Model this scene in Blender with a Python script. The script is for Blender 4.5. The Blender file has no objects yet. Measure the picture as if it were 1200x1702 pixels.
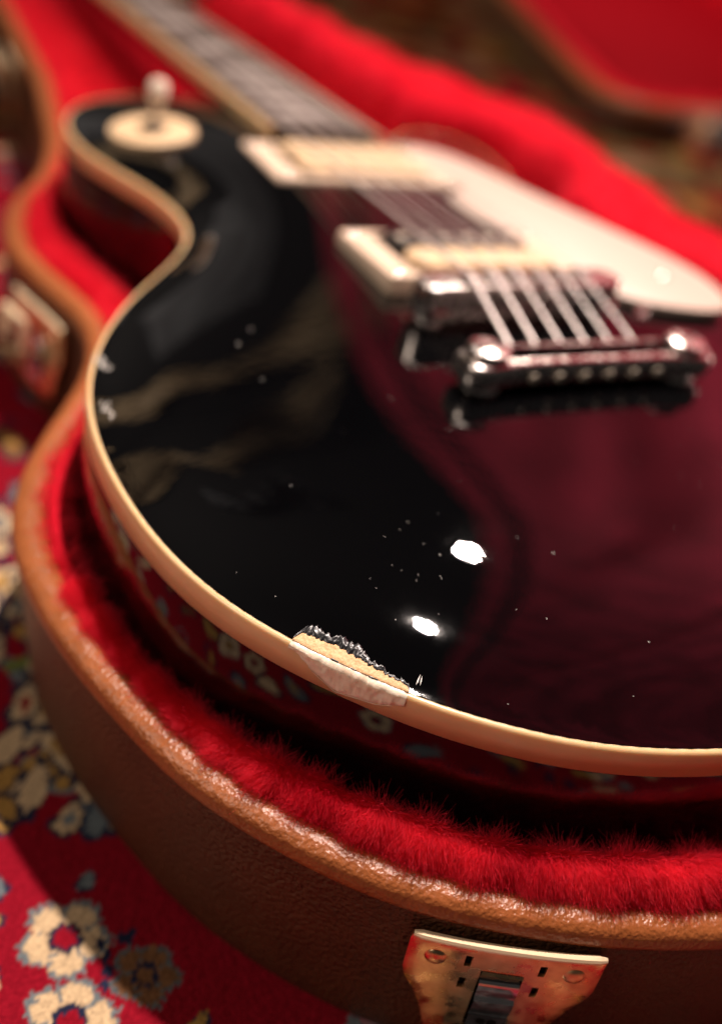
import bpy, math, random
import numpy as np
from mathutils import Matrix, Vector
from mathutils.geometry import delaunay_2d_cdt

random.seed(7); rng = np.random.default_rng(7)
S = bpy.context.scene
COL = S.collection
ZF = 103.0                      # the guitar's rim stands 103 mm over the rug; all sizes below are millimetres
MM = 0.001
def W(p):
    p = np.asarray(p, float); q = p * MM
    q[..., 2] = (p[..., 2] + ZF) * MM
    return q

# ------------------------------------------------------------------ camera
cam = bpy.data.cameras.new('camera'); cam_o = bpy.data.objects.new('camera', cam); COL.objects.link(cam_o)
CR = Matrix(((0.88155375, 0.10279031, -0.46075714), (-0.42438502, 0.6000715, -0.67809406), (0.20678574, 0.79331449, 0.57261794)))
CP = np.array([-238.267, -289.664, 170.121])
cam_o.matrix_world = Matrix.Translation(Vector(W(CP))) @ CR.to_4x4()
cam.sensor_fit = 'VERTICAL'; cam.sensor_height = 36.0; cam.sensor_width = 24.0
cam.lens = 1805.909 / 1702 * 36.0
cam.clip_start = 0.01; cam.clip_end = 60
cam.dof.use_dof = True; cam.dof.focus_distance = 0.249; cam.dof.aperture_fstop = 4.2
S.camera = cam_o

# ------------------------------------------------------------------ world, lamps, exposure
wd = bpy.data.worlds.new('World'); S.world = wd; wd.use_nodes = True
bg = wd.node_tree.nodes['Background']; bg.inputs[0].default_value = (1.0, 0.9, 0.82, 1); bg.inputs[1].default_value = 0.03
def area(name, loc, target, w, h, power, col, spread=180):
    l = bpy.data.lights.new(name, 'AREA'); l.shape = 'ELLIPSE' if spread < 180 else 'RECTANGLE'; l.size = w; l.size_y = h; l.energy = power; l.color = col; l.spread = math.radians(spread)
    o = bpy.data.objects.new(name, l); COL.objects.link(o)
    o.location = loc; o.rotation_euler = (Vector(target) - Vector(loc)).to_track_quat('-Z', 'Y').to_euler()
    return o
area('key_lamp', (0.632, 0.70, 1.13), (-0.1, -0.1, 0.06), 0.013, 0.07, 3.2, (1.0, 0.85, 0.73), 100)
area('second_lamp', (0.155, 0.248, 1.52), (-0.1, -0.1, 0.06), 0.022, 0.08, 8.8, (1.0, 0.85, 0.76), 85)
area('fill_lamp', (-1.65, 0.05, 1.25), (-0.18, -0.05, 0.04), 0.5, 0.5, 13, (1.0, 0.84, 0.70))
area('band_light', (-1.5, 1.9, 0.9), (0.6, 3.4, 2.2), 0.5, 0.3, 110, (1.0, 0.86, 0.72))  # added, unseen: brightens the far wall and bands for their reflection
area('reflector_light', (2.4, 0.2, 0.25), (1.2, 1.0, 1.6), 0.4, 0.3, 50, (1.0, 0.82, 0.74))  # added, unseen: lights the red sheet so it shows in the lacquer
S.view_settings.view_transform = 'Standard'; S.view_settings.look = 'None'
S.view_settings.exposure = 0; S.view_settings.gamma = 1
S.render.film_transparent = False
S.cycles.max_bounces = 12; S.cycles.diffuse_bounces = 5; S.cycles.transmission_bounces = 10; S.cycles.glossy_bounces = 6; S.cycles.use_denoising = True

# ------------------------------------------------------------------ materials
MAT = {}
def mat(name, col, rough=0.5, metal=0.0, ior=1.5, coat=0.0, coat_rough=0.03, spec=0.5, sheen=0.0, noise=None, bump=None, col2=None, rvar=None):
    """noise=(scale, detail, amount) mixes col with col2; bump=(scale, detail, strength, dist mm, kind)"""
    m = bpy.data.materials.new(name); m.use_nodes = True; nt = m.node_tree; b = nt.nodes['Principled BSDF']
    b.inputs['Base Color'].default_value = (*col, 1); b.inputs['Roughness'].default_value = rough
    b.inputs['Metallic'].default_value = metal; b.inputs['IOR'].default_value = ior
    b.inputs['Coat Weight'].default_value = coat; b.inputs['Coat Roughness'].default_value = coat_rough
    b.inputs['Specular IOR Level'].default_value = spec
    if sheen:
        b.inputs['Sheen Weight'].default_value = sheen; b.inputs['Sheen Roughness'].default_value = 0.4
    tc = nt.nodes.new('ShaderNodeTexCoord')
    def tex(scale, detail, kind='NOISE'):
        if kind == 'VORONOI':
            t = nt.nodes.new('ShaderNodeTexVoronoi'); t.inputs['Scale'].default_value = scale; t.feature = 'SMOOTH_F1'
            nt.links.new(tc.outputs['Object'], t.inputs['Vector']); return t.outputs['Distance']
        t = nt.nodes.new('ShaderNodeTexNoise'); t.inputs['Scale'].default_value = scale; t.inputs['Detail'].default_value = detail
        nt.links.new(tc.outputs['Object'], t.inputs['Vector']); return t.outputs['Fac']
    if noise:
        f = tex(noise[0], noise[1])
        mr = nt.nodes.new('ShaderNodeMapRange'); mr.inputs['From Min'].default_value = 0.35; mr.inputs['From Max'].default_value = 0.65
        mr.inputs['To Max'].default_value = noise[2]; nt.links.new(f, mr.inputs['Value'])
        mx = nt.nodes.new('ShaderNodeMix'); mx.data_type = 'RGBA'
        mx.inputs[6].default_value = (*col, 1); mx.inputs[7].default_value = (*(col2 or tuple(c * 0.5 for c in col)), 1)
        nt.links.new(mr.outputs[0], mx.inputs[0]); nt.links.new(mx.outputs[2], b.inputs['Base Color'])
    if rvar:
        f = tex(rvar[0], 3)
        mr = nt.nodes.new('ShaderNodeMapRange'); mr.inputs['From Min'].default_value = 0.35; mr.inputs['From Max'].default_value = 0.65
        mr.inputs['To Min'].default_value = rough; mr.inputs['To Max'].default_value = rough + rvar[1]
        nt.links.new(f, mr.inputs['Value']); nt.links.new(mr.outputs[0], b.inputs['Roughness'])
    if bump:
        prev = None
        for bb in (bump if isinstance(bump, list) else [bump]):
            f = tex(bb[0], bb[1], bb[4] if len(bb) > 4 else 'NOISE')
            bp = nt.nodes.new('ShaderNodeBump'); bp.inputs['Strength'].default_value = bb[2]; bp.inputs['Distance'].default_value = bb[3] * MM
            nt.links.new(f, bp.inputs['Height'])
            if prev is not None: nt.links.new(prev, bp.inputs['Normal'])
            prev = bp.outputs[0]
        nt.links.new(prev, b.inputs['Normal'])
    MAT[name] = m
    return m
def sss(m, w, r):
    b = m.node_tree.nodes['Principled BSDF']; b.inputs['Subsurface Weight'].default_value = w; b.inputs['Subsurface Radius'].default_value = r; b.inputs['Subsurface Scale'].default_value = 0.004


LACQ = mat('black_lacquer', (0.0010, 0.0010, 0.0013), 0.010, ior=1.62, bump=[(300, 2, 0.035, 0.3), (45, 2, 0.06, 0.12)], rvar=(60, 0.022))
LACQ_SIDE = mat('black_lacquer_side', (0.0015, 0.0013, 0.0013), 0.04, ior=1.46, bump=(160, 2, 0.06, 0.3))
CREAM = mat('aged_cream_binding', (0.78, 0.50, 0.275), 0.28, ior=1.5, noise=(90, 3, 0.5), col2=(0.70, 0.41, 0.20), bump=(500, 2, 0.05, 0.15))
CREAM_PALE = mat('pale_filler', (0.92, 0.77, 0.62), 0.26, noise=(300, 3, 0.8), col2=(0.80, 0.58, 0.42), bump=[(330, 2, 0.5, 0.7), (1100, 2, 0.25, 0.25)])
BARE = mat('bare_maple', (0.72, 0.44, 0.22), 0.6, noise=(1500, 4, 0.9), col2=(0.52, 0.27, 0.11), bump=[(420, 4, 0.8, 0.6), (2600, 3, 0.5, 0.2)])
sss(CREAM, .6, (1, .6, .35)); sss(CREAM_PALE, .2, (1, .8, .6))
FLAKE = mat('chipped_lacquer', (0.007, 0.007, 0.009), 0.34, ior=1.55, bump=[(300, 2, 0.5, 0.5)])
GUARD = mat('cream_pickguard', (0.55, 0.43, 0.365), 0.35, noise=(25, 2, 0.4), col2=(0.52, 0.40, 0.33))
RING = mat('cream_pickup_plastic', (0.68, 0.51, 0.39), 0.5, spec=0.3, noise=(60, 2, 0.4), col2=(0.63, 0.46, 0.33))
BOBBIN = mat('cream_bobbin', (0.68, 0.48, 0.29), 0.45, spec=0.35)
POLE = mat('dull_pole_piece', (0.42, 0.36, 0.29), 0.6, metal=0.5)
DARKP = mat('black_plastic', (0.012, 0.011, 0.011), 0.3)
NICKEL = mat('worn_nickel', (0.72, 0.65, 0.62), 0.15, metal=1, rvar=(300, 0.17))
STEEL = mat('string_steel', (0.80, 0.72, 0.69), 0.42, metal=0.75)
WOUND = mat('wound_string', (0.80, 0.70, 0.67), 0.45, metal=0.7)
BRASS = mat('gold_plated_latch', (0.90, 0.62, 0.34), 0.2, metal=1, noise=(260, 6, 0.5), col2=(0.55, 0.29, 0.14), rvar=(200, 0.22), bump=(500, 3, 0.06, 0.3))
BRASS_EDGE = mat('lit_gold_edge', (0.96, 0.76, 0.50), 0.42, metal=0.4)  # paler than the plate: light on flange and bail put into the colour
CHROME = mat('chrome', (0.75, 0.74, 0.74), 0.1, metal=1, rvar=(300, 0.1))
FRET = mat('worn_fret', (0.24, 0.2, 0.19), 0.5, metal=1)
ROSE = mat('rosewood', (0.04, 0.022, 0.017), 0.5, spec=0.1, noise=(120, 4, 0.7), col2=(0.03, 0.014, 0.01))
PEARL = mat('pearl_inlay', (0.55, 0.48, 0.44), 0.25)
MAHO = mat('dark_neck_finish', (0.014, 0.006, 0.005), 0.07, ior=1.55)
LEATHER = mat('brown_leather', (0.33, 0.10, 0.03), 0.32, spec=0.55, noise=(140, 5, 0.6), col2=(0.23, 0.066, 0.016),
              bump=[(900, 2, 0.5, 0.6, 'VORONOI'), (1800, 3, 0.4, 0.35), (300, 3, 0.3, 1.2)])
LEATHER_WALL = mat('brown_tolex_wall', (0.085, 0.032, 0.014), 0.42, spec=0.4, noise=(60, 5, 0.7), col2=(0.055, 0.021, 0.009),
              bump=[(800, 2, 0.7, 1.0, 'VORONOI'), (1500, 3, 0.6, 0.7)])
PLUSH = mat('red_plush_backing', (0.55, 0.008, 0.022), 0.9, spec=0.05)
FUR = bpy.data.materials.new('red_plush_fibre'); FUR.use_nodes = True
nt = FUR.node_tree; nt.nodes.remove(nt.nodes['Principled BSDF'])
df = nt.nodes.new('ShaderNodeBsdfDiffuse'); tl = nt.nodes.new('ShaderNodeBsdfTranslucent'); gl = nt.nodes.new('ShaderNodeBsdfGlossy')
df.inputs[0].default_value = (0.98, 0.04, 0.085, 1); tl.inputs[0].default_value = (0.99, 0.055, 0.10, 1); gl.inputs[0].default_value = (0.9, 0.4, 0.4, 1); gl.inputs['Roughness'].default_value = 0.5
m1 = nt.nodes.new('ShaderNodeMixShader'); m1.inputs[0].default_value = 0.55; m2 = nt.nodes.new('ShaderNodeMixShader'); m2.inputs[0].default_value = 0.035
tcf = nt.nodes.new('ShaderNodeTexCoord'); tnf = nt.nodes.new('ShaderNodeTexNoise'); tnf.inputs['Scale'].default_value = 55; tnf.inputs['Detail'].default_value = 4
nt.links.new(tcf.outputs['Object'], tnf.inputs['Vector'])
for nd, ca in ((df, (0.98, 0.04, 0.085)), (tl, (0.99, 0.055, 0.10))):
    mxf = nt.nodes.new('ShaderNodeMix'); mxf.data_type = 'RGBA'; mrf = nt.nodes.new('ShaderNodeMapRange')
    mrf.inputs['From Min'].default_value = 0.35; mrf.inputs['From Max'].default_value = 0.65; nt.links.new(tnf.outputs['Fac'], mrf.inputs['Value']); nt.links.new(mrf.outputs[0], mxf.inputs[0])
    mxf.inputs[6].default_value = (0.80, 0.012, 0.045, 1); mxf.inputs[7].default_value = (*ca, 1); nt.links.new(mxf.outputs[2], nd.inputs[0])
nt.links.new(df.outputs[0], m1.inputs[1]); nt.links.new(tl.outputs[0], m1.inputs[2]); nt.links.new(m1.outputs[0], m2.inputs[1]); nt.links.new(gl.outputs[0], m2.inputs[2])
nt.links.new(m2.outputs[0], nt.nodes['Material Output'].inputs['Surface'])
DUST = mat('dust', (0.7, 0.66, 0.62), 0.9)
BLACKHOLE = mat('recess_shade', (0.006, 0.004, 0.003), 0.9, spec=0.05)  # near-black colour stands for the shade inside latch openings

# ------------------------------------------------------------------ object helpers
def link(name, me, m, parent=None, smooth=True, loc=None):
    o = bpy.data.objects.new(name, me); COL.objects.link(o)
    if m is not None:
        for mm in (m if isinstance(m, (list, tuple)) else [m]): me.materials.append(mm)
    if parent is not None: o.parent = parent
    if smooth: me.shade_smooth()
    if loc is not None: o.location = loc
    return o
ORG = [np.zeros(3)]            # world position of the thing that is being built
def mesh(name, v, f, m, parent=None, smooth=True, sharp=None):
    me = bpy.data.meshes.new(name)
    v = W(np.asarray(v, float)) - ORG[0]
    me.from_pydata([tuple(x) for x in v], [], [tuple(int(i) for i in q) for q in f]); me.validate(); me.update()
    o = link(name, me, m, parent, smooth)
    if sharp: me.set_sharp_from_angle(angle=math.radians(sharp))
    return o
def thing(name, label, cat, base, group=None):
    o = bpy.data.objects.new(name, None); COL.objects.link(o); o.empty_display_size = 0.02
    ORG[0] = W(np.array(base, float)); o.location = ORG[0]; o['label'] = label; o['category'] = cat
    if group: o['group'] = group
    return o
def structure(o): o['kind'] = 'structure'; return o

def cr(P, n=10, closed=False):
    P = np.asarray(P, float)
    Q = np.vstack([P[-1:], P, P[:2]]) if closed else np.vstack([2 * P[0] - P[1], P, 2 * P[-1] - P[-2]])
    out = []
    for i in range(1, len(Q) - 2):
        t = np.linspace(0, 1, n, endpoint=False)[:, None]; a, b, c, d = Q[i - 1], Q[i], Q[i + 1], Q[i + 2]
        out.append(.5 * (2 * b + (c - a) * t + (2 * a - 5 * b + 4 * c - d) * t * t + (-a + 3 * b - 3 * c + d) * t ** 3))
    out = np.vstack(out)
    return out if closed else np.vstack([out, P[-1:]])
def resample(P, step=None, n=None, closed=False):
    Q = np.vstack([P, P[:1]]) if closed else P
    s = np.r_[0, np.cumsum(np.hypot(*np.diff(Q[:, :2], axis=0).T))]
    n = n or max(4, int(round(s[-1] / step)))
    t = np.linspace(0, s[-1], n, endpoint=not closed)
    return np.stack([np.interp(t, s, Q[:, k]) for k in range(Q.shape[1])], 1)
def smooth_closed(P, it):
    for _ in range(it): P = .25 * np.roll(P, 1, 0) + .5 * P + .25 * np.roll(P, -1, 0)
    return P
def normals2(P):               # outward for a counter-clockwise loop
    t = np.roll(P, -1, 0) - np.roll(P, 1, 0); t /= np.hypot(*t.T)[:, None]
    return np.stack([t[:, 1], -t[:, 0]], 1)
def ccw(P):
    x, y = P.T; a = np.sum(x * np.roll(y, -1) - y * np.roll(x, -1))
    return P if a > 0 else P[::-1]
def inside(P, X, Y):
    r = np.zeros(X.shape, bool); n = len(P)
    for i in range(n):
        x1, y1 = P[i]; x2, y2 = P[(i + 1) % n]
        if y1 == y2: continue
        c = ((y1 > Y) != (y2 > Y)) & (X < (x2 - x1) * (Y - y1) / (y2 - y1) + x1); r ^= c
    return r
def sweep(loop, nrm, prof, closed_loop=True):
    """prof: list of (offset outward, z); returns verts, quads"""
    n = len(loop); k = len(prof); v = []
    for off, z in prof:
        o = np.asarray(off) if np.ndim(off) else off
        zz = np.broadcast_to(np.asarray(z, float), (n,))
        v.append(np.c_[loop + nrm * (o[:, None] if np.ndim(off) else o), zz])
    v = np.vstack(v); f = []
    for j in range(k - 1):
        for i in range(n if closed_loop else n - 1):
            i2 = (i + 1) % n; f.append((j * n + i, j * n + i2, (j + 1) * n + i2, (j + 1) * n + i))
    return v, f
class MB:
    def __init__(s): s.v = []; s.f = []; s.n = 0
    def add(s, v, f):
        s.v.append(np.asarray(v, float)); s.f += [tuple(i + s.n for i in q) for q in f]; s.n += len(v); return s
    def out(s, name, m, parent=None, smooth=True, sharp=35): return mesh(name, np.vstack(s.v), s.f, m, parent, smooth, sharp)
    def lathe(s, prof, c, axis=(0, 0, 1), seg=28):
        ax = Vector(axis).normalized(); x = ax.orthogonal().normalized(); y = ax.cross(x); x, y, ax = map(np.array, (x, y, ax)); c = np.array(c, float)
        v = []; k = len(prof)
        for r, h in prof:
            for i in range(seg):
                a = 2 * math.pi * i / seg; v.append(c + ax * h + (x * math.cos(a) + y * math.sin(a)) * max(r, 1e-3))
        f = [(j * seg + i, j * seg + (i + 1) % seg, (j + 1) * seg + (i + 1) % seg, (j + 1) * seg + i) for j in range(k - 1) for i in range(seg)]
        return s.add(v, f)
    def tube(s, pts, r, seg=10, cap=True):
        pts = np.asarray(pts, float); r = np.broadcast_to(np.asarray(r, float), (len(pts),)); v = []
        up = np.array([0, 0, 1.0])
        for i, p in enumerate(pts):
            t = pts[min(i + 1, len(pts) - 1)] - pts[max(i - 1, 0)]; t /= np.linalg.norm(t)
            u = np.array([0, 0, 1.0]) if abs(t[2]) < .9 else np.array([1.0, 0, 0])
            x = np.cross(t, u); x /= np.linalg.norm(x); y = np.cross(x, t)
            for j in range(seg):
                a = 2 * math.pi * j / seg; v.append(p + r[i] * (x * math.cos(a) + y * math.sin(a)))
        f = [(i * seg + j, i * seg + (j + 1) % seg, (i + 1) * seg + (j + 1) % seg, (i + 1) * seg + j) for i in range(len(pts) - 1) for j in range(seg)]
        if cap: f += [tuple(range(seg))[::-1], tuple((len(pts) - 1) * seg + j for j in range(seg))]
        return s.add(v, f)
    def prism(s, loop, z0, z1, bev=0.6, steps=3):
        """rounded-edge slab: loop (n,2) ccw, z may be arrays"""
        loop = np.asarray(loop, float); nr = normals2(loop); n = len(loop)
        z0 = np.broadcast_to(np.asarray(z0, float), (n,)); z1 = np.broadcast_to(np.asarray(z1, float), (n,))
        prof = [(0, z0)] + [(-bev * (1 - math.cos(a)), z1 - bev * (1 - math.sin(a))) for a in np.linspace(0, math.pi / 2, steps + 1)]
        v, f = sweep(loop, nr, prof); k = len(prof)
        f = list(f) + [tuple((k - 1) * n + i for i in range(n)), tuple(range(n))[::-1]]
        return s.add(v, f)
def rrect(cx, cy, hx, hy, r, seg=5, rot=0.0):
    p = []
    for qx, qy, a0 in ((1, -1, -90), (1, 1, 0), (-1, 1, 90), (-1, -1, 180)):
        for k in range(seg + 1):
            a = math.radians(a0 + 90 * k / seg); p.append((qx * (hx - r) + r * math.cos(a), qy * (hy - r) + r * math.sin(a)))
    p = np.array(p); c, sn = math.cos(rot), math.sin(rot)
    return p @ np.array([[c, sn], [-sn, c]]) + (cx, cy)

# ------------------------------------------------------------------ the rug and the room
def rug_colours(X, Y):
    RED = np.array((0.22, 0.006, 0.015)); CRM = np.array((0.52, 0.37, 0.22)); NAVY = np.array((0.016, 0.020, 0.045)); GREY = np.array((0.13, 0.15, 0.16))
    GOLD = np.array((0.36, 0.20, 0.055)); DRED = np.array((0.22, 0.008, 0.014)); GREEN = np.array((0.13, 0.15, 0.03)); RUST = np.array((0.17, 0.028, 0.011)); OLIVE = np.array((0.13, 0.095, 0.04)); BRN = np.array((0.16, 0.075, 0.035))
    jr = np.random.default_rng(3); X = X + jr.uniform(-.55, .55, X.shape); Y = Y + jr.uniform(-.55, .55, Y.shape)
    C = np.empty(X.shape + (3,)); C[:] = RED
    border = (X > 150) | (Y > 470) | (X < -330) | (Y < -420)
    C[border] = RUST
    r = np.random.default_rng(21)
    def put(mask, c, a=1.0): C[mask] = C[mask] * (1 - a) + c * a
    def flower(cx, cy, R, rot=0., pet=5, pc=CRM, oc=GREY, ring=NAVY, mid=RED):
        near = (abs(X - cx) < R * 1.5) & (abs(Y - cy) < R * 1.5)
        if not near.any(): return
        x = X[near] - cx; y = Y[near] - cy; rad = np.hypot(x, y); a = np.arctan2(y, x) + rot
        pr = R * (0.72 + 0.28 * np.abs(np.cos(a * pet / 2)) ** 0.7) * (1 + .05 * np.sin(a * 23 + cx))
        s = C[near]
        s[rad < pr * 1.12] = oc
        body = rad < pr * 0.97; s[body] = pc
        s[body & (np.abs(np.cos(a * pet / 2)) < 0.16) & (rad > R * .45)] = oc
        s[rad < R * 0.42] = ring; s[rad < R * 0.27] = mid
        C[near] = s
    def leaf(cx, cy, L, wd, rot, c=CRM, oc=NAVY, core=None):
        near = (abs(X - cx) < L * 1.3) & (abs(Y - cy) < L * 1.3)
        if not near.any(): return
        x = X[near] - cx; y = Y[near] - cy; co, si = math.cos(rot), math.sin(rot); u = (x * co + y * si) / L; v = (-x * si + y * co - 0.18 * L * (u * u - .3)) / wd
        e = u * u + (v * (1.15 + .5 * u)) ** 2 + .06 * np.sin(u * 19) + .05 * np.sin(v * 11)
        s = C[near]; s[e < 1.0] = oc; s[e < 0.62] = c
        if core is not None: s[e < 0.16] = core
        C[near] = s
    # scattered field ornament
    for gx in np.arange(-1500, 1800, 27):
        for gy in np.arange(-900, 2200, 27):
            px, py = gx + r.uniform(-9, 9), gy + r.uniform(-9, 9); k = r.random(); bd = (px > 150) or (py > 470)
            pal = [CRM, GOLD, GREY, CRM, DRED, BRN] if not bd else [GOLD * .6, OLIVE, OLIVE * .8, CRM * .35, BRN, DRED * 1.2, DRED * .5, RUST * .4]
            if -216 < px < -140 and -205 < py < -89: continue
            pc = pal[r.integers(len(pal))]
            if bd and py > 200:
                if r.random() < .6: leaf(px, py, r.uniform(24, 52), r.uniform(16, 32), r.uniform(0, 6), pc, pal[r.integers(len(pal))] * .5)
                continue
            if k < .42: flower(px, py, r.uniform(7, 13), r.uniform(0, 6), r.integers(4, 7), pc, GREY if r.random() < .5 else NAVY, NAVY, GOLD if r.random() < .4 else RED)
            elif k < .86: leaf(px, py, r.uniform(11, 19), r.uniform(4, 8), r.uniform(0, 6), pc, NAVY, GOLD if r.random() < .4 else None)
            else: leaf(px, py, 6, 4, r.uniform(0, 6), GREEN if r.random() < .3 else GREY, NAVY)
    # the ornament in front of the case
    flower(-185.65, -127.4, 11.0, 0.5, 5)
    flower(-190.15, -150.3, 11, 0.2, 5)
    flower(-168.65, -144.3, 8.5, 0.4, 5, BRN, GREY * .7, NAVY, BRN)
    for a, b in ((-177.65, -131.8), (-177.15, -135.8), (-177.75, -139.8), (-179.15, -143.3)): leaf(a, b, 2.0, 1.5, 1.3, NAVY, NAVY)
    r2 = np.random.default_rng(4)
    for k in range(60):          # crowded palmettes along the case
        px, py = r2.uniform(-206, -164), r2.uniform(-90, 60)
        leaf(px, py, r2.uniform(7, 13), r2.uniform(4, 7), r2.uniform(.2, 2.2), [CRM, CRM, CRM, GOLD, GREY, CRM * .9][r2.integers(6)], NAVY, [None, GOLD, GREY][r2.integers(3)])
    leaf(-183.15, -75.8, 12, 5, 1.0, CRM, NAVY); leaf(-187.65, -57.8, 12, 5.5, .8, CRM, NAVY, None); leaf(-178.65, -41.8, 9, 5, 1.3, CRM, NAVY, RED); leaf(-176.65, -23.8, 6, 3.5, .3, GREEN, GREY); leaf(-193.65, -79.8, 8, 4, 2.2, GOLD, NAVY)
    for px, py, L, w_, ro, c_ in ((-204, -118, 6, 3.2, .4, GOLD), (-200, -106, 5, 3, 1.8, GREY), (-207, -135, 5.5, 3, .9, CRM), (-176, -112, 4, 2.4, 1.0, GREY), (-205, -150, 5, 3, 2.4, NAVY), (-160, -162, 5, 3, .7, GOLD), (-170, -132, 3.2, 2, .5, NAVY)):
        leaf(px, py, L, w_, ro, c_, NAVY)
    return np.clip(C, 0, 1)
RUGMAT = bpy.data.materials.new('knotted_wool'); RUGMAT.use_nodes = True
nt = RUGMAT.node_tree; b = nt.nodes['Principled BSDF']; b.inputs['Roughness'].default_value = 0.95; b.inputs['Specular IOR Level'].default_value = 0.0
at = nt.nodes.new('ShaderNodeAttribute'); at.attribute_name = 'knot'
tc = nt.nodes.new('ShaderNodeTexCoord'); tn = nt.nodes.new('ShaderNodeTexNoise'); tn.inputs['Scale'].default_value = 900; tn.inputs['Detail'].default_value = 3
nt.links.new(tc.outputs['Object'], tn.inputs['Vector'])
mx = nt.nodes.new('ShaderNodeMix'); mx.data_type = 'RGBA'; mx.blend_type = 'MULTIPLY'; mx.inputs[0].default_value = 0.55
nt.links.new(at.outputs['Color'], mx.inputs[6]); nt.links.new(tn.outputs['Fac'], mx.inputs[7])
ml = nt.nodes.new('ShaderNodeMix'); ml.data_type = 'RGBA'; ml.blend_type = 'MULTIPLY'; ml.inputs[0].default_value = 1; ml.inputs[7].default_value = (1.45, 1.45, 1.45, 1)
ml.clamp_result = False
nt.links.new(mx.outputs[2], ml.inputs[6]); nt.links.new(ml.outputs[2], b.inputs['Base Color'])
bp = nt.nodes.new('ShaderNodeBump'); bp.inputs['Strength'].default_value = 0.7; bp.inputs['Distance'].default_value = 0.0008
nt.links.new(tn.outputs['Fac'], bp.inputs['Height']); nt.links.new(bp.outputs[0], b.inputs['Normal'])
def rug_grid(name, xs, ys, parent, hole=None):
    nx, ny = len(xs), len(ys)
    X, Y = np.meshgrid(xs, ys); Z = np.full(X.shape, -ZF) + rng.uniform(-.25, .25, X.shape)
    v = np.stack([X, Y, Z], 2).reshape(-1, 3)
    i = np.arange((ny - 1) * (nx - 1)); r, c = i // (nx - 1), i % (nx - 1); a = r * nx + c
    F = np.stack([a, a + 1, a + 1 + nx, a + nx], 1); FX = .5 * (xs[:-1] + xs[1:])[c]; FY = .5 * (ys[:-1] + ys[1:])[r]
    if hole is not None:
        k = ~((FX > hole[0]) & (FX < hole[1]) & (FY > hole[2]) & (FY < hole[3])); F, FX, FY = F[k], FX[k], FY[k]
    me = bpy.data.meshes.new(name); me.vertices.add(len(v)); me.vertices.foreach_set('co', (W(v) - ORG[0]).ravel().astype(np.float32))
    me.loops.add(F.size); me.loops.foreach_set('vertex_index', F.ravel().astype(np.int32)); me.polygons.add(len(F))
    me.polygons.foreach_set('loop_start', np.arange(0, F.size, 4, dtype=np.int32)); me.update()
    ca = me.attributes.new('knot', 'FLOAT_COLOR', 'POINT'); C = rug_colours(X.ravel(), Y.ravel()); C *= rng.uniform(.8, 1.1, (len(C), 1))
    ca.data.foreach_set('color', np.c_[C, np.ones(len(C))].ravel().astype(np.float32))
    return link(name, me, RUGMAT, parent, smooth=False)
rug = thing('rug', 'red oriental rug with cream and navy flowers lying under the brown case', 'rug', (0, 0, -ZF))
rug_grid('knotted_pile', np.arange(-280, -118.9, .92), np.arange(-240, 300.1, .92), rug)
xs = np.r_[np.arange(-1400, -280, 8), np.arange(-280, -118.9, 10.0666), np.arange(-118.96, 1700, 8)]
ys = np.r_[np.arange(-800, -240, 8), np.arange(-240, 300.1, 10), np.arange(308, 2100, 8)]
xs = np.unique(np.r_[xs, -280.0, -119.2]); ys = np.unique(ys)
rug_grid('outer_pile', xs, ys, rug, (-280, -119.2, -240, 300))

ORG[0] = np.zeros(3)
WALLM = mat('dark_wall', (0.016, 0.016, 0.018), 0.8)
CEILM = mat('dark_ceiling', (0.02, 0.02, 0.022), 0.8)
FLOORM = mat('dark_floorboards', (0.09, 0.05, 0.03), 0.5)
def box(name, x0, x1, y0, y1, z0, z1, m, parent=None):
    v = [(x, y, z - ZF) for z in (z0, z1) for x, y in ((x0, y0), (x1, y0), (x1, y1), (x0, y1))]
    return mesh(name, v, [(0, 3, 2, 1), (4, 5, 6, 7), (0, 1, 5, 4), (1, 2, 6, 5), (2, 3, 7, 6), (3, 0, 4, 7)], m, parent, smooth=False)
structure(box('floor', -3200, 3200, -2600, 3400, -60, -6, FLOORM))
structure(box('wall', -3200, 3200, 3400, 3480, -60, 2700, WALLM))
structure(box('ceiling', -3200, 3200, -2600, 3400, 2700, 2780, CEILM))
BAND_GOLD = mat('reflection_gold', (0.50, 0.37, 0.23), 0.6, noise=(9, 4, 0.9), col2=(0.24, 0.17, 0.10))  # golden brown of the added bands, for warm swirls in the reflection
structure(box('reflection_panel', 100, 1300, 3374, 3398, 800, 1750, mat('reflection_grey', (0.17, 0.18, 0.20), 0.8, noise=(3, 3, 0.9), col2=(0.08, 0.08, 0.09))))  # added unseen panel, only for a grey patch reflected in the lacquer
GREYC = MAT['reflection_grey']
def add_band(pts, w, seed, m):
    # unseen twisting band, added for the swirls reflected in the guitar top
    c = cr(np.array(pts, float), 10); c[:, 2] -= ZF; t = np.linspace(0, 1, len(c)); v = []
    tg = np.gradient(c, axis=0); tg /= np.linalg.norm(tg, axis=1)[:, None]
    for p, d, q in zip(c, tg, t):
        up = np.cross(d, (0.3, -.9, -.3)); up /= np.linalg.norm(up); ww = w * (.7 + .45 * math.sin(q * 9 + seed))
        for k in np.linspace(-1, 1, 7): v.append(p + up * ww * k + np.array([0, -1, 0]) * 40 * math.sin(k * 5 + q * 14))
    v = np.array(v); n = len(c); f = [(i * 7 + j, i * 7 + j + 1, (i + 1) * 7 + j + 1, (i + 1) * 7 + j) for i in range(n - 1) for j in range(6)]
    return structure(mesh('reflection_band', np.vstack([v, v + [0, 8, 4]]), f + [tuple(len(v) + q for q in k[::-1]) for k in f], m))
add_band([(-900, 3300, 1850), (-350, 3240, 2130), (150, 3200, 2060), (800, 3250, 2200), (1450, 3300, 2080), (1900, 3250, 1800), (2150, 3300, 1300)], 165, 0, BAND_GOLD)
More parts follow.
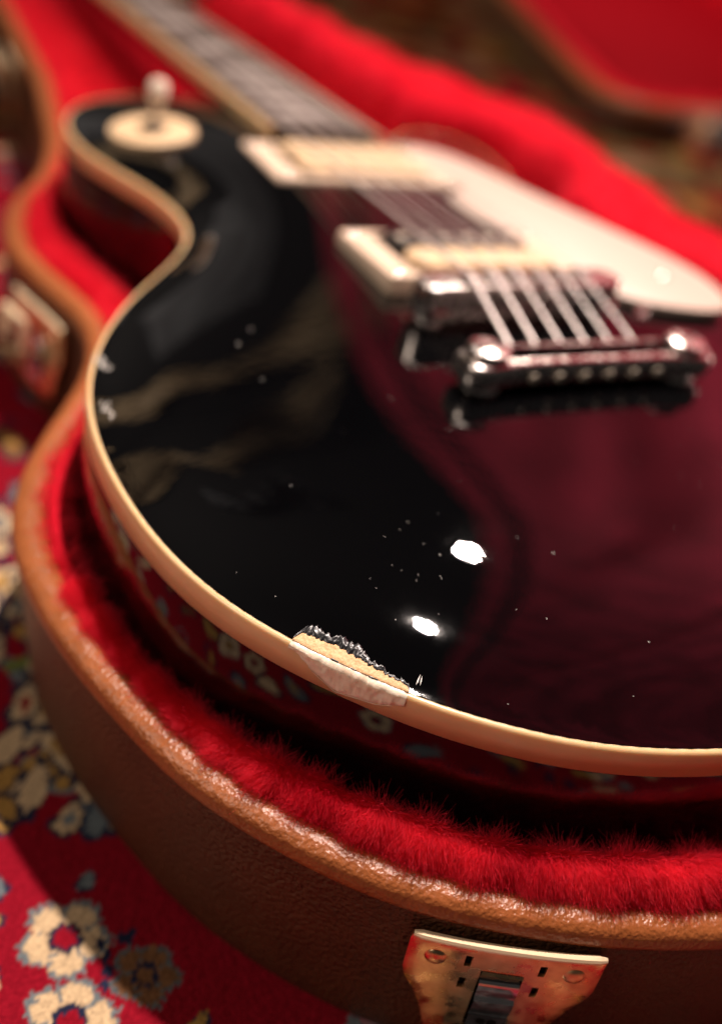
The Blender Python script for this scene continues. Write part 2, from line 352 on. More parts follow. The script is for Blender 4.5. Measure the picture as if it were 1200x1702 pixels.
add_band([(-900, 2500, 2400), (-380, 2700, 2560), (60, 2550, 2590), (480, 2620, 2620), (1000, 2900, 2520), (1500, 3150, 2480), (1850, 3300, 2150)], 175, 2, BAND_GOLD)
add_band([(-300, 2000, 2620), (150, 1950, 2560), (600, 2150, 2600), (1000, 2300, 2540)], 150, 1, GREYC)
REFLECT_RED = mat('red_reflector_cloth', (0.62, 0.036, 0.09), 0.85, noise=(6, 5, 0.85), col2=(0.26, 0.011, 0.03))
# added red canopy out of view, only to redden the guitar top's reflection
cu = thing('reflector', 'added red canopy slung overhead to the right of the rug', 'reflector', (1750, 1300, -ZF))
EP = cr(np.array([(930, 2250, 300), (950, 1870, 890), (957, 1480, 1100), (1016, 1146, 1220), (967, 979, 1330), (763, 686, 1586), (394, 270, 1880), (60, -60, 2020), (-300, -500, 2100)], float) - (0, 0, ZF), 8)
def sheet(x0, x1, nu, name):
    v = []
    for i, p in enumerate(EP):
        for j in range(nu):
            x = x0 + (x1 - x0) * j / (nu - 1); k = min(1, max(0, x) / 300)
            v.append((p[0] + x, p[1] - x * .22, p[2] + k * (34 * math.sin(x * .009 + i * .22) + 22 * math.sin(x * .021 + i * .5)) + x * .05))
    nv = len(EP); f = [(i * nu + j, i * nu + j + 1, (i + 1) * nu + j + 1, (i + 1) * nu + j) for i in range(nv - 1) for j in range(nu - 1)]
    v = np.array(v); return mesh(name, np.vstack([v, v + [0, 0, 6]]), f + [tuple(len(v) + q for q in t[::-1]) for t in f], REFLECT_RED, cu)
sheet(70, 2600, 70, 'cloth'); sheet(-50, 28, 4, 'edge_strip')  # separate narrow strip added to double the edge of the red reflection
ORG[0] = np.zeros(3)

# ------------------------------------------------------------------ guitar body outline (bass side measured, treble side mirrored with a cutaway)
inner = np.array([[-67.4, 252.0], [-82.7, 247.2], [-98.4, 234.4], [-109.6, 212.1], [-111.9, 188.6], [-107.6, 166.7], [-98.6, 147.2], [-90.6, 126.4], [-87.9, 104.5], [-90.2, 88.7],
 [-97.6, 75.2], [-109.2, 60.0], [-128.0, 38.1], [-143.0, 15.7], [-153.6, -6.1], [-158.9, -22.8], [-162.0, -41.4], [-162.3, -60.3], [-161.1, -77.7], [-157.9, -95.4],
 [-152.7, -110.4], [-145.9, -122.9], [-140.1, -131.2], [-119.9, -154.1], [-111.4, -161.3], [-101.5, -168.4], [-90.3, -175.4], [-76.9, -181.3], [-54.1, -188.0], [-28, -191.6]])
bass = inner
treb = inner[::-1][:len(inner) - 4] * [-1, 1]
horn = np.array([(112, 206), (107, 221), (97, 230), (85, 230), (73, 222), (60, 208), (48, 195), (38, 185), (28, 176)])
loop = np.vstack([bass, [(0, -192.6)], treb, horn, [(10, 200), (-10, 228), (-28, 251), (-48, 253.5)]])
loop = ccw(smooth_closed(resample(cr(loop, 12, True), n=700, closed=True), 60))
LOOP_IN = resample(loop, n=640, closed=True); LOOP_IN = smooth_closed(LOOP_IN, 10)
NIN = normals2(LOOP_IN)
LOOP = LOOP_IN + NIN * 1.5         # outer edge of the body
# carved arch: torsion membrane over the outline
gx = np.arange(-180, 182, 2.0); gy = np.arange(-204, 270, 2.0); GX, GY = np.meshgrid(gx, gy)
IN = inside(LOOP_IN, GX, GY); u = np.zeros(GX.shape)
for _ in range(4200):
    u[1:-1, 1:-1] = np.where(IN[1:-1, 1:-1], .25 * (u[2:, 1:-1] + u[:-2, 1:-1] + u[1:-1, 2:] + u[1:-1, :-2]) + 1, 0)
u /= u.max(); tt = 1 - (1 - u) ** 2.0
HG = 11.5 * (.45 * (3 * tt ** 2 - 2 * tt ** 3) + .55 * (2 * tt - tt ** 2))
for _ in range(6): HG[1:-1, 1:-1] = .5 * HG[1:-1, 1:-1] + .125 * (HG[2:, 1:-1] + HG[:-2, 1:-1] + HG[1:-1, 2:] + HG[1:-1, :-2])
HGX = np.gradient(HG, 2.0, axis=1); HGY = np.gradient(HG, 2.0, axis=0)
def bil(G, x, y):
    fx = np.clip((np.asarray(x) + 180) / 2, 0, len(gx) - 1.001); fy = np.clip((np.asarray(y) + 204) / 2, 0, len(gy) - 1.001)
    i = fx.astype(int); j = fy.astype(int); a = fx - i; c = fy - j
    return G[j, i] * (1 - a) * (1 - c) + G[j, i + 1] * a * (1 - c) + G[j + 1, i] * (1 - a) * c + G[j + 1, i + 1] * a * c
def hz(x, y): return float(bil(HG, np.array([x]), np.array([y]))[0])

guitar = thing('electric_guitar', 'black glossy electric guitar with chipped cream binding lying in the open red lined case', 'guitar', (0, 0, -53))
# carved top
pts = [tuple(p) for p in LOOP_IN]; nL = len(pts)
for k, off in enumerate((1.2, 2.8, 5.0, 7.8)):
    q = LOOP_IN - NIN * off
    ok = inside(LOOP_IN, q[:, 0], q[:, 1]); pts += [tuple(p) for p, o in zip(q[k % 2::2] if k else q, ok[k % 2::2] if k else ok) if o]
far = []
ring = LOOP_IN[::3]
for j, y in enumerate(np.arange(-200, 262, 3.4)):
    x = np.arange(-170, 172, 4.0) + (2.0 if j % 2 else 0); far.append(np.c_[x, np.full(len(x), y)])
far = np.vstack(far); ok = inside(LOOP_IN, far[:, 0], far[:, 1]); far = far[ok]
d = np.min(np.hypot(far[:, None, 0] - ring[None, :, 0], far[:, None, 1] - ring[None, :, 1]), 1); far = far[d > 10]
pts += [tuple(p) for p in far]
vv, ee, ff, *_ = delaunay_2d_cdt([Vector(p) for p in pts], [(i, (i + 1) % nL) for i in range(nL)], [list(range(nL))], 1, 1e-4)
vv = np.array([tuple(p) for p in vv]); ZT = bil(HG, vv[:, 0], vv[:, 1])
dm = np.min(np.hypot(vv[:, None, 0] - LOOP_IN[None, ::2, 0], vv[:, None, 1] - LOOP_IN[None, ::2, 1]), 1); ZT = np.where(dm < .9, 0, ZT)
top = mesh('carved_top', np.c_[vv, ZT], ff, LACQ, guitar)
gxn = bil(HGX, vv[:, 0], vv[:, 1]); gyn = bil(HGY, vv[:, 0], vv[:, 1]); NN = np.c_[-gxn, -gyn, np.ones(len(vv))]; NN /= np.linalg.norm(NN, axis=1)[:, None]
sgn = 1.0
if np.mean([p.normal.z for p in top.data.polygons]) < 0: top.data.flip_normals()
top.data.normals_split_custom_set_from_vertices([tuple(x) for x in NN * sgn])
# binding and sides
BZ = -8.0
v, f = sweep(LOOP_IN, NIN, [(-0.05, -0.6), (-0.0, 0.10), (0.5, 0.16), (1.0, 0.02), (1.35, -0.35), (1.55, -1.0), (1.58, BZ + .1), (1.3, BZ)])
binding = mesh('binding', v, f, CREAM, guitar)
v, f = sweep(LOOP_IN, NIN, [(1.45, BZ + .02), (1.48, BZ - .3), (1.5, -46), (0.5, -50.5), (-1.5, -52.6), (-4, -53)])
nn = len(LOOP_IN); f = list(f) + [tuple(5 * nn + i for i in range(nn))]
mesh('body_sides', v, f, LACQ_SIDE, guitar, sharp=50)

# damage on the edge
ia = int(np.argmin(np.hypot(*(LOOP_IN - (-139.6, -130.6)).T))); ib = int(np.argmin(np.hypot(*(LOOP_IN - (-120.2, -152.7)).T)))
LF = resample(np.vstack([LOOP_IN, LOOP_IN[:1]])[min(ia, ib) - 8:max(ia, ib) + 9], step=0.25)
tng = np.gradient(LF, axis=0); tng /= np.hypot(*tng.T)[:, None]; NF = np.stack([tng[:, 1], -tng[:, 0]], 1)
sA = np.hypot(*(LF - (-139.6, -130.6)).T).argmin(); sB = np.hypot(*(LF - (-120.2, -152.7)).T).argmin()
dirn = 1 if sB > sA else -1; idx = np.arange(sA, sB + dirn, dirn); n = len(idx); q = np.linspace(0, 1, n)
def noise1(n, k, seed):
    r = np.random.default_rng(seed); return np.interp(np.linspace(0, 1, n), np.linspace(0, 1, k), r.uniform(-1, 1, k))
wid = np.interp(q, [0, .03, .12, .35, .6, .8, .96, 1], [.2, 2.2, 2.9, 3.3, 2.5, 1.7, 1.2, .1]) + .42 * noise1(n, 45, 3) + .2 * noise1(n, 150, 4)
wid = np.maximum(wid, .15)
L0 = LF[idx]; N0 = NF[idx]
def strip(offs, zs, name, m, parent, jit=0.0, seed=0):
    """offs, zs : k arrays of length n (offset inward +)"""
    r = np.random.default_rng(seed); v = []; k = len(offs)
    for o, z in zip(offs, zs): v.append(np.c_[L0 - N0 * o[:, None], z + (r.uniform(-jit, jit, n) if jit else 0)])
    f = [(j * n + i, j * n + i + 1, (j + 1) * n + i + 1, (j + 1) * n + i) for j in range(k - 1) for i in range(n - 1)]
    return mesh(name, np.vstack(v), f, m, parent)
ts = np.linspace(0, 1, 8)
def topz(o): p = L0 - N0 * o[:, None]; return bil(HG, p[:, 0], p[:, 1])
strip([-.45 + (wid + .45) * t for t in ts], [topz(np.maximum(wid * t, 0)) + .22 + .05 * noise1(n, 90, 30 + i) - (.0 if 0 < i < 7 else .25) for i, t in enumerate(ts)], 'bare_wood', BARE, guitar, .03, 5)
fw = np.interp(q, [0, .05, .2, .45, .6, .8, 1], [1.6, 2.4, 2.8, 3.0, 1.9, 1.1, .7]) * (1 + .3 * noise1(n, 40, 8)) + .35 * noise1(n, 46, 9)
fw = np.maximum(fw, .25); a0 = wid - .6 * np.abs(noise1(n, 38, 10)) - .15
zs = []
for i, t in enumerate(ts):
    hgt = math.sin(math.pi * t) ** .7 * .42
    zs.append(topz(np.maximum(a0 + fw * t, 0)) + .18 + hgt * (1 + .6 * noise1(n, 50, 40 + i)) * np.interp(q, [0, .1, .6, 1], [.6, 1, .9, .5]) - (.3 if i == 7 else 0))
strip([a0 + fw * t for t in ts], zs, 'lacquer_flake', FLAKE, guitar, .0, 6)
mb = MB(); r = np.random.default_rng(12)
for qq in np.r_[np.linspace(.33, .74, 26)]:
    i = int(qq * (n - 1)); o = .15 + .3 * r.uniform(-1, 1); p = L0[i] - N0[i] * o; tt_ = np.array([-N0[i][1], N0[i][0]]); w = r.uniform(.35, 1.0); h = r.uniform(.2, .42)
    if r.random() < .25: continue
    cs = [p + tt_ * a * w - N0[i] * c * h + r.uniform(-.07, .07, 2) for a, c in ((-1, -1), (0, -1.3), (1, -1), (1, .6), (.2, 1.5), (-.8, .8))]
    mb.prism(ccw(np.array(cs)), .25, .62, .04, 1)
mb.out('lacquer_crumbs', FLAKE, guitar)['kind'] = 'stuff'
# filler patch laid over the binding
m_ = 9; vs = []; q2 = np.linspace(0, 1, n)
lo = np.interp(q2, [0, .1, .28, .45, .8, 1], [-.9, -2.0, -5.2, -7.3, -5.6, -3.0])
prof = [(-.15, .0)]
for j in range(m_ + 1):
    t = j / m_; z = .22 + (lo - .22) * t ** 1.3
    bul = .30 + .20 * noise1(n, 30, 60 + j // 2) + .08 * noise1(n, 90, 80 + j)
    if j == 0: off = np.full(n, -.1); zz = np.full(n, .30) + .04 * noise1(n, 40, 99)
    elif j == 1: off = np.full(n, .9); zz = .30 + .07 * noise1(n, 30, 98)
    else: off = 1.52 + bul * (1 if j < m_ else 0); zz = z
    if j == m_: off = np.full(n, 1.50)
    vs.append(np.c_[L0 + N0 * off[:, None], zz])
e0 = np.clip(np.minimum(q2, 1 - q2) / .03, 0, 1)
for a in vs: a[:, 2] -= (1 - e0) * .25
f = [(j * n + i, j * n + i + 1, (j + 1) * n + i + 1, (j + 1) * n + i) for j in range(m_) for i in range(n - 1)]
mesh('filler_patch', np.vstack(vs), f, CREAM_PALE, guitar)
mb = MB(); sl = slice(int(n * .2), int(n * .93)); path = np.c_[L0 + N0 * 1.62, lo][sl]; path[:, 2] += .05 * noise1(len(path), 60, 77)
mb.tube(path[::3], .07, 6); mb.out('crack_line', CREAM_PALE, guitar)
# dust, and scuffs with their glints put into the pale colour
mb = MB(); r = np.random.default_rng(5)
for k in range(80):
    if k < 60: x, y = r.uniform(-160, 40), r.uniform(-185, 60)
    else: x, y = r.normal(-105, 16), r.normal(-128, 12)
    if not inside(LOOP_IN - NIN * 3, np.array([x]), np.array([y]))[0]: continue
    rr = r.choice([.10, .14, .2, .3], p=[.62, .28, .08, .02]); z = hz(x, y) + .03
    mb.add([(x + rr * math.cos(a) * r.uniform(.6, 1.2), y + rr * math.sin(a), z) for a in np.linspace(0, 6.28, 7)[:-1]], [(0, 1, 2, 3, 4, 5)])
mb.out('dust_specks', DUST, guitar)['kind'] = 'stuff'
mb = MB()
for cx, cy, L, kk in ((-151.0, -5.5, 6.0, 46), (-156.6, -33, 5, 20), (-117.0, -152.0, 1.0, 3)):
    for k in range(kk):
        a = r.uniform(.5, 1.5); p = np.array([cx + r.uniform(-1.1, 1.1), cy + r.uniform(-L, L)]); dd = np.array([math.cos(a), math.sin(a)]) * r.uniform(.4, 1.6); nn_ = np.array([-dd[1], dd[0]]) * .10
        cs = [p - dd, p + nn_, p + dd, p - nn_]; mb.add([(c[0], c[1], hz(*c) + .07) for c in cs], [(0, 1, 2, 3)])
mb.out('edge_scuff_glint', mat('scuff_glint', (.62, .58, .54), .4), guitar)['kind'] = 'stuff'

# neck, fretboard
def bz(y): return 29.3 - .060 * y          # string plane over the body
def fb(y): return bz(y) - 2.2              # fretboard surface
def hw(y): return np.interp(y, [168, 628], [28.2, 21.5])
ys = np.linspace(170, 628, 60)
v = []
seg = 12
for y in np.linspace(176, 628, 40):
    w = hw(y) - .3; dpt = 17 if y < 250 else np.interp(y, [250, 300, 628], [30, 16, 14])
    for a in np.linspace(math.pi, 2 * math.pi, seg): v.append((w * math.cos(a), y, fb(y) - 6.0 + dpt * math.sin(a)))
nn = 40; f = [(i * seg + j, i * seg + j + 1, (i + 1) * seg + j + 1, (i + 1) * seg + j) for i in range(nn - 1) for j in range(seg - 1)]
f += [((i + 1) * seg, i * seg, i * seg + seg - 1, (i + 1) * seg + seg - 1) for i in range(nn - 1)] + [tuple(range(seg)), tuple((nn - 1) * seg + j for j in range(seg))[::-1]]
mesh('neck', v, f, MAHO, guitar, sharp=50)
def fbsurf(x, y): return fb(y) + .9 * (1 - (x / 28) ** 2)
xs = np.linspace(-1, 1, 9); ysn = np.linspace(170, 628, 70); v = []; f = []
for y in ysn:
    w = hw(y) - 1.6
    for x in xs: v.append((x * w, y, fbsurf(x * w, y)))
    for x in xs[::-1]: v.append((x * w, y, fb(y) - 6.0))
k = 18
for i in range(len(ysn) - 1):
    for j in range(k): f.append((i * k + j, i * k + (j + 1) % k, (i + 1) * k + (j + 1) % k, (i + 1) * k + j))
f += [tuple(range(k)), tuple((len(ysn) - 1) * k + j for j in range(k))[::-1]]
board = mesh('fretboard', v, f, ROSE, guitar, sharp=40)
for sx in (-1, 1):
    mb = MB(); L = np.array([(sx * (hw(y) - .8), y) for y in ysn])
    v = []
    for (x, y) in L:
        zt = fb(y) + .15
        v += [(x - .8, y, zt - 6.2), (x + .8, y, zt - 6.2), (x + .8, y, zt - .3), (x + .5, y, zt), (x - .5, y, zt), (x - .8, y, zt - .3)]
    f = [(i * 6 + j, i * 6 + (j + 1) % 6, (i + 1) * 6 + (j + 1) % 6, (i + 1) * 6 + j) for i in range(len(L) - 1) for j in range(6)] + [tuple(range(6)), tuple((len(L) - 1) * 6 + j for j in range(6))[::-1]]
    mesh('board_binding', v, f, CREAM, board, sharp=50)
FY = [628 * 2 ** (-k / 12) for k in range(1, 23)]
for y in FY:
    w = hw(y) - 1.2; mb = MB(); mb.tube([(x * w, y, fbsurf(x * w, y) + .15) for x in np.linspace(-1, 1, 9)], .75, 8); mb.out('fret', FRET, board)
ff_ = [628] + FY
for k in (3, 5, 7, 9, 12, 15, 17, 19, 21):
    y0, y1 = ff_[k], ff_[k - 1]; c = (y0 + y1) / 2; hl = (y1 - y0) * .36; w = hw(c) * .62
    lp = ccw(np.array([(-w, c - hl), (w, c - hl), (w * .78, c + hl), (-w * .78, c + hl)])); lp = resample(lp, n=24, closed=True)
    nrm = normals2(lp); mb = MB(); z = np.array([fbsurf(x, y) for x, y in lp])
    X = np.linspace(-1, 1, 7); v = [(x * w * (1 if yy < c else .78), yy, fbsurf(x * w, yy) + .05) for yy in (c - hl, c + hl) for x in X]
    mesh('inlay', v, [(i, i + 1, 7 + i + 1, 7 + i) for i in range(6)], PEARL, board)
v_ = MB(); v_.prism(rrect(0, 630.5, 21.5, 2.5, .6), fb(628) - 5, fb(628) + 2.2, .6); v_.out('nut', CREAM, guitar)
hs = ccw(cr(np.array([(-22, 632), (-30, 655), (-37, 690), (-38, 760), (-44, 815), (-22, 826), (0, 816), (22, 826), (44, 815), (38, 760), (37, 690), (30, 655), (22, 632)]), 6, False))
zt = fb(632) - (hs[:, 1] - 632) * .25
mb = MB(); mb.prism(hs, zt - 15, zt, .8); mb.out('headstock', LACQ_SIDE, guitar)

# pickguard
pg = np.array([(30, 170), (46, 171.5), (60, 168), (72, 150), (85, 112), (98, 78), (109, 47), (113, 24), (110, 5), (103, -5), (92, -9), (80, -7), (68, -3), (58, 3), (52.5, 12), (51, 20), (46.5, 21), (46.3, 40), (46.3, 62), (44, 66), (35, 80), (34, 108), (46.3, 114), (46.4, 140), (46.4, 164), (44, 169)], float)
pg = ccw(smooth_closed(resample(cr(pg, 8, True), n=240, closed=True), 6))
zg = 15.6 - .022 * pg[:, 1]
mb = MB(); mb.prism(pg, zg - 2.4, zg, .5); guard = mb.out('pickguard', GUARD, guitar)
mb = MB(); mb.lathe([(0, 1.1), (1.2, 1.0), (2.0, .5), (2.3, 0)], (90, 22, 15.0)); mb.out('screw', NICKEL, guard)
mb = MB(); mb.tube([(112, 14, 12), (110, 20, 12.2), (70, 4, 12.4), (55, -6, 12.3)], 1.6, 8); mb.tube([(112, 14, 12), (117, 16, 8), (118, 17, 2)], 1.6, 8); mb.out('guard_bracket', NICKEL, guard)

# pickups
def pickup(yc, zf, zr, rear):
    """cream surround with an open coil pickup: zf, zr = height at the tail and neck edges"""
    hx, hy = 45.2, 22.4
    px = 2.5
    lp = rrect(px, yc, hx, hy, 1.8, 6); zl = zf + (zr - zf) * (lp[:, 1] - yc + hy) / (2 * hy)
    ip = rrect(px, yc, 34.0, 18.6, 2.2, 6); zi = zf + (zr - zf) * (ip[:, 1] - yc + hy) / (2 * hy)
    n = len(lp); base = bil(HG, lp[:, 0], lp[:, 1]) - .3
    nr = normals2(lp); rows = [np.c_[lp + nr * .5, base], np.c_[lp + nr * .1, zl - .8], np.c_[lp - nr * .2, zl - .2], np.c_[lp - nr * .8, zl], np.c_[ip, zi], np.c_[ip, zi - 6]]
    v = np.vstack(rows); f = [(j * n + i, j * n + (i + 1) % n, (j + 1) * n + (i + 1) % n, (j + 1) * n + i) for j in range(5) for i in range(n)]
    rg = mesh('pickup_surround', v, f, RING, guitar, sharp=40)
    mb = MB()
    mb.prism(rrect(px, yc, 33.6, 18.2, 2, 5), 2, zf - 4.2, .3); mb.out('coil_base', DARKP, rg)
    for dy in (-9.3, 9.3):
        mb = MB(); z1 = zf + (zr - zf) * (dy + hy) / (2 * hy) + 2.6
        lp2 = rrect(px, yc + dy, 31.8, 8.6, 8.0, 10); z2 = z1 + (zr - zf) * (lp2[:, 1] - yc - dy) / (2 * hy)
        mb.prism(lp2, z2 - 6, z2, .9); bo = mb.out('bobbin', BOBBIN if dy < 0 else rear, rg)
        for k in range(6):
            x = px - 25 + 10 * k; mb = MB()
            if dy < 0: mb.lathe([(0, .3), (1.7, .28), (2.2, .1), (2.3, -.4)], (x, yc + dy, z1), seg=14)
            else: mb.lathe([(0, .12), (2.3, .12), (2.35, -.3)], (x, yc + dy, z1), seg=14)
            mb.out('pole_piece', POLE, bo)
    for sx in (-1, 1):
        for sy in (-1, 1):
            mb = MB(); y = yc + sy * 18.9; mb.lathe([(0, .5), (1.0, .5), (1.7, .1), (1.8, -.2)], (px + sx * 40.6, y, zf + (zr - zf) * (sy * 18.9 + hy) / (2 * hy)), seg=14); mb.out('screw', NICKEL, rg)
    return rg
pickup(39.0, 18.4, 15.8, DARKP)
pickup(143.2, 12.6, 11.6, BOBBIN)

# bridge
bridge_a = math.radians(2.0)
def bxf(p): p = np.asarray(p, float); c, s = math.cos(bridge_a), math.sin(bridge_a); return np.c_[p[:, 0] * c - p[:, 1] * s, p[:, 0] * s + p[:, 1] * c - 2.0] if p.ndim == 2 else None
lp = rrect(-.5, 0, 44, 6.6, 5.8, 8); lp = bxf(lp)
mb = MB(); mb.prism(lp, 14.6, 26.6 + .9 * (1 - (lp[:, 0] / 44) ** 2), 1.0); bridge = mb.out('bridge', NICKEL, guitar)
for k in range(6):
    x = -25.5 + 10.2 * k; yy = (-2.2, -1.0, .4, -1.6, -.2, 1.4)[k]; p = bxf(np.array([[x, yy]]))[0]
    sp = rrect(p[0], p[1], 3.6, 2.6, .5, 2, bridge_a); mb = MB(); mb.prism(sp, 25, 28.6 + .9 * (1 - (x / 28) ** 2), 1.2, 2); mb.out('saddle', NICKEL, bridge)
    mb = MB(); q0 = bxf(np.array([[x + .2, -7.4]]))[0]; mb.lathe([(0, -1.6), (1.2, -1.5), (1.7, -1.0), (1.7, .6), (1.0, .8), (1.0, 8)], (q0[0], q0[1], 23.4), (0, 1, 0), 12); mb.out('adjusting_screw', NICKEL, bridge)
for sx in (-1, 1):
    p = bxf(np.array([[sx * 37, 0]]))[0]; b0 = hz(*p)
    mb = MB(); mb.lathe([(0, 7.5), (3.4, 7.4), (3.6, 7), (3.6, 0), (2.2, 0), (2.2, -14)], (p[0], p[1], 19.2), seg=22); po = mb.out('post', NICKEL, bridge)
    mb = MB(); mb.lathe([(0, .6), (7.0, .6), (7.8, .1), (7.8, -1.4), (7.0, -1.9), (0, -1.9)], (p[0], p[1], 17.8), seg=34); mb.out('thumbwheel', NICKEL, bridge)
    mb = MB(); mb.lathe([(0, 1.2), (4.6, 1.1), (5.0, .6), (5.2, -1)], (p[0], p[1], b0 + .4), seg=26); mb.out('bushing', NICKEL, bridge)

# tailpiece
ty = -46.0
ub = np.array([(-51, 0), (-50.4, -5.5), (-47, -8.6), (-40, -8.2), (-30, -6.8), (0, -6.4), (30, -6.8), (40, -8.2), (47, -8.6), (50.4, -5.5), (51, 0), (50, 5), (46.6, 6.2), (45.6, 3.0), (44, .6), (41.2, -.4), (38.4, .6), (36.8, 3), (35.4, 6.6), (28, 7.6), (0, 8.0), (-28, 7.6), (-35.4, 6.6), (-36.8, 3), (-38.4, .6), (-41.2, -.4), (-44, .6), (-45.6, 3), (-46.6, 6.2), (-50, 5)], float)
ub = ccw(resample(cr(ub, 6, True), n=200, closed=True)) + (0, ty)
nr = normals2(ub); prof = []
for a in np.linspace(-math.pi / 2, math.pi / 2, 11): prof.append((-2.6 + 2.6 * math.cos(a) ** .45 if abs(a) < 1.57 else -2.6, 18.0 + 4.2 * math.sin(a)))
v, f = sweep(ub, nr, prof); n = len(ub); f = list(f) + [tuple(10 * n + i for i in range(n)), tuple(range(n))[::-1]]
tail = mesh('tailpiece', v, f, NICKEL, guitar, sharp=45)
for sx in (-1, 1):
    x = sx * 41.3; b0 = hz(x, ty)
    mb = MB(); mb.lathe([(0, 25.6), (5.2, 25.5), (6.8, 25.0), (7.3, 24.0), (7.1, 22.6), (5.4, 21.9), (4.0, 21.0), (4.0, 15.6), (6.2, 15.4), (6.2, 13.6), (4.8, 13.4), (4.8, b0)], (x, ty, 0), seg=32); st = mb.out('stud', NICKEL, tail)
    mb = MB(); mb.prism(rrect(x, ty, 5.6, .7, .2, 2, .3), 24.6, 25.75, .05, 1); mb.out('screw_slot', DARKP, st)
    mb = MB(); mb.lathe([(4.8, 1.6), (6.4, 1.5), (6.8, 1.0), (7.0, -.6)], (x, ty, b0 + .2), seg=30); mb.out('bushing', NICKEL, tail)
for k in range(6):
    x = -26 + 10.4 * k; mb = MB(); mb.lathe([(0, -.1), (1.0, -.1), (1.5, .1), (1.7, .6)], (x, ty - 7.6, 17.0), (0, 1, 0), 16); mb.out('ball_end', POLE, tail)

# strings: over the tailpiece bar, the saddles and the frets to the nut
for k in range(6):
    xt, xb, xn = -26.5 + 10.5 * k, -25.5 + 10.2 * k, -17.5 + 7.0 * k; ybk = (-4.3, -3.0, -1.2, -2.8, -1.0, 1.0)[k]; g = (.68, .56, .46, .38, .30, .27)[k]
    zb_ = 28.9 + .9 * (1 - (xb / 28) ** 2)
    path = [(xt, ty + 2, 18.8), (xt, ty + 7, 19.6), (xb, ybk - .8, zb_ + g * .3), (xb, ybk + .8, zb_ + g * .5), (xb + (xn - xb) * .3, 190, bz(190) + .6), (xn, 629, bz(629) + .4), (xn * 1.05, 660, bz(629) - 5)]
    mb = MB(); mb.tube(path, g, 8); mb.out('string', WOUND if k < 4 else STEEL, guitar)

# selector switch and washer
tx, tyy = -79, 181.0; tz = hz(tx, tyy)
gn = np.array([-float(bil(HGX, tx, tyy)), -float(bil(HGY, tx, tyy)), 1.0]); gn /= np.linalg.norm(gn)
mb = MB(); mb.lathe([(6.2, -1), (6.2, 1.25), (6.6, 1.4), (18.4, 1.3), (19.0, .9), (19.1, -1.5)], (tx, tyy, tz + .3), gn, 48); wsh = mb.out('switch_washer', BOBBIN, guitar)
mb = MB(); mb.lathe([(3.0, 3.0), (5.4, 3.2), (6.1, 2.6), (6.2, 0)], (tx, tyy, tz + .3), gn, 24); mb.out('switch_nut', DARKP, wsh)
ld = np.array([.10, .18, 1.0]); ld /= np.linalg.norm(ld); c0 = np.array([tx, tyy, tz])
mb = MB(); mb.tube([c0, c0 + ld * 13], [1.4, 1.1], 10); lev = mb.out('switch_lever', NICKEL, guitar)
mb = MB(); mb.lathe([(1.4, 10.5), (3.0, 12), (4.1, 15), (4.4, 18), (4.0, 20.6), (2.6, 22.4), (0, 23)], c0, ld, 20); mb.out('switch_tip', mat('ivory_tip', (.88, .74, .6), .3), lev)

# ------------------------------------------------------------------ the case
bass_c = np.array([(0, -220), (-27, -217.5), (-53, -211.6), (-82.5, -201.5), (-101.7, -191.5), (-120.2, -180), (-136.5, -165), (-151.8, -145.7), (-161.6, -129.8), (-169.6, -107.4), (-177, -83.4), (-181, -57.7), (-181, -34), (-176.8, -15.5), (-167.8, 5), (-157, 23.5),
  (-145, 42), (-135, 61), (-128.5, 84), (-130, 106), (-136.5, 128), (-142.5, 152), (-141.8, 180), (-131, 214), (-112.5, 246), (-98, 290), (-88, 348), (-80, 405), (-77, 471), (-73, 560), (-73, 700), (-73, 800), (-67, 850), (-43, 876), (0, 882)], float)
trb_c = bass_c.copy() * [-1, 1]
CL = np.vstack([bass_c, trb_c[::-1][1:-1]])
CL = ccw(smooth_closed(resample(cr(CL, 10, True), n=900, closed=True), 25)); NC = normals2(CL)
case = thing('guitar_case', 'brown leather guitar case lined in red plush holding the black guitar', 'guitar case', (0, 0, -ZF), 'brown guitar cases')
RZ = -38.5; LIPW = 7.6
prof = [(-3.4, -102.5), (-1.6, -102.2), (-.6, -100.6), (.2, -97), (.5, -91)] + [(.5 + .4 * t, -91 + 47.4 * t) for t in np.linspace(.1, 1, 8)]
v, f = sweep(CL, NC, prof); n = len(CL); f = list(f) + [tuple(range(n))[::-1]]
v[:, 0] += 6.5 * np.clip((-44 - v[:, 2]) / 56, 0, 1) * np.clip(-v[:, 0] / 160, 0, 1) * np.clip((120 - v[:, 1]) / 120, 0, 1)    # the side leans in towards the floor
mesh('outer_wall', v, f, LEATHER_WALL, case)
wob = .25 * np.sin(np.arange(n) * .21) + .2 * np.sin(np.arange(n) * .077 + 1)
prof = [(.95, -44.7), (1.35, -43.9), (1.5, -43.2)]
for a in np.linspace(0, math.pi, 15): prof.append((-LIPW / 2 + (LIPW / 2 + 1.5) * math.cos(a) , RZ - 4.0 + wob * .4 + 5.0 * math.sin(a) ** .72 if 0 < a < math.pi else RZ - 4.2))
prof += [(-LIPW - 1.2, -46), (-LIPW - 1.2, -54)]
v, f = sweep(CL, NC, prof); mesh('rolled_rim', v, f, LEATHER, case)
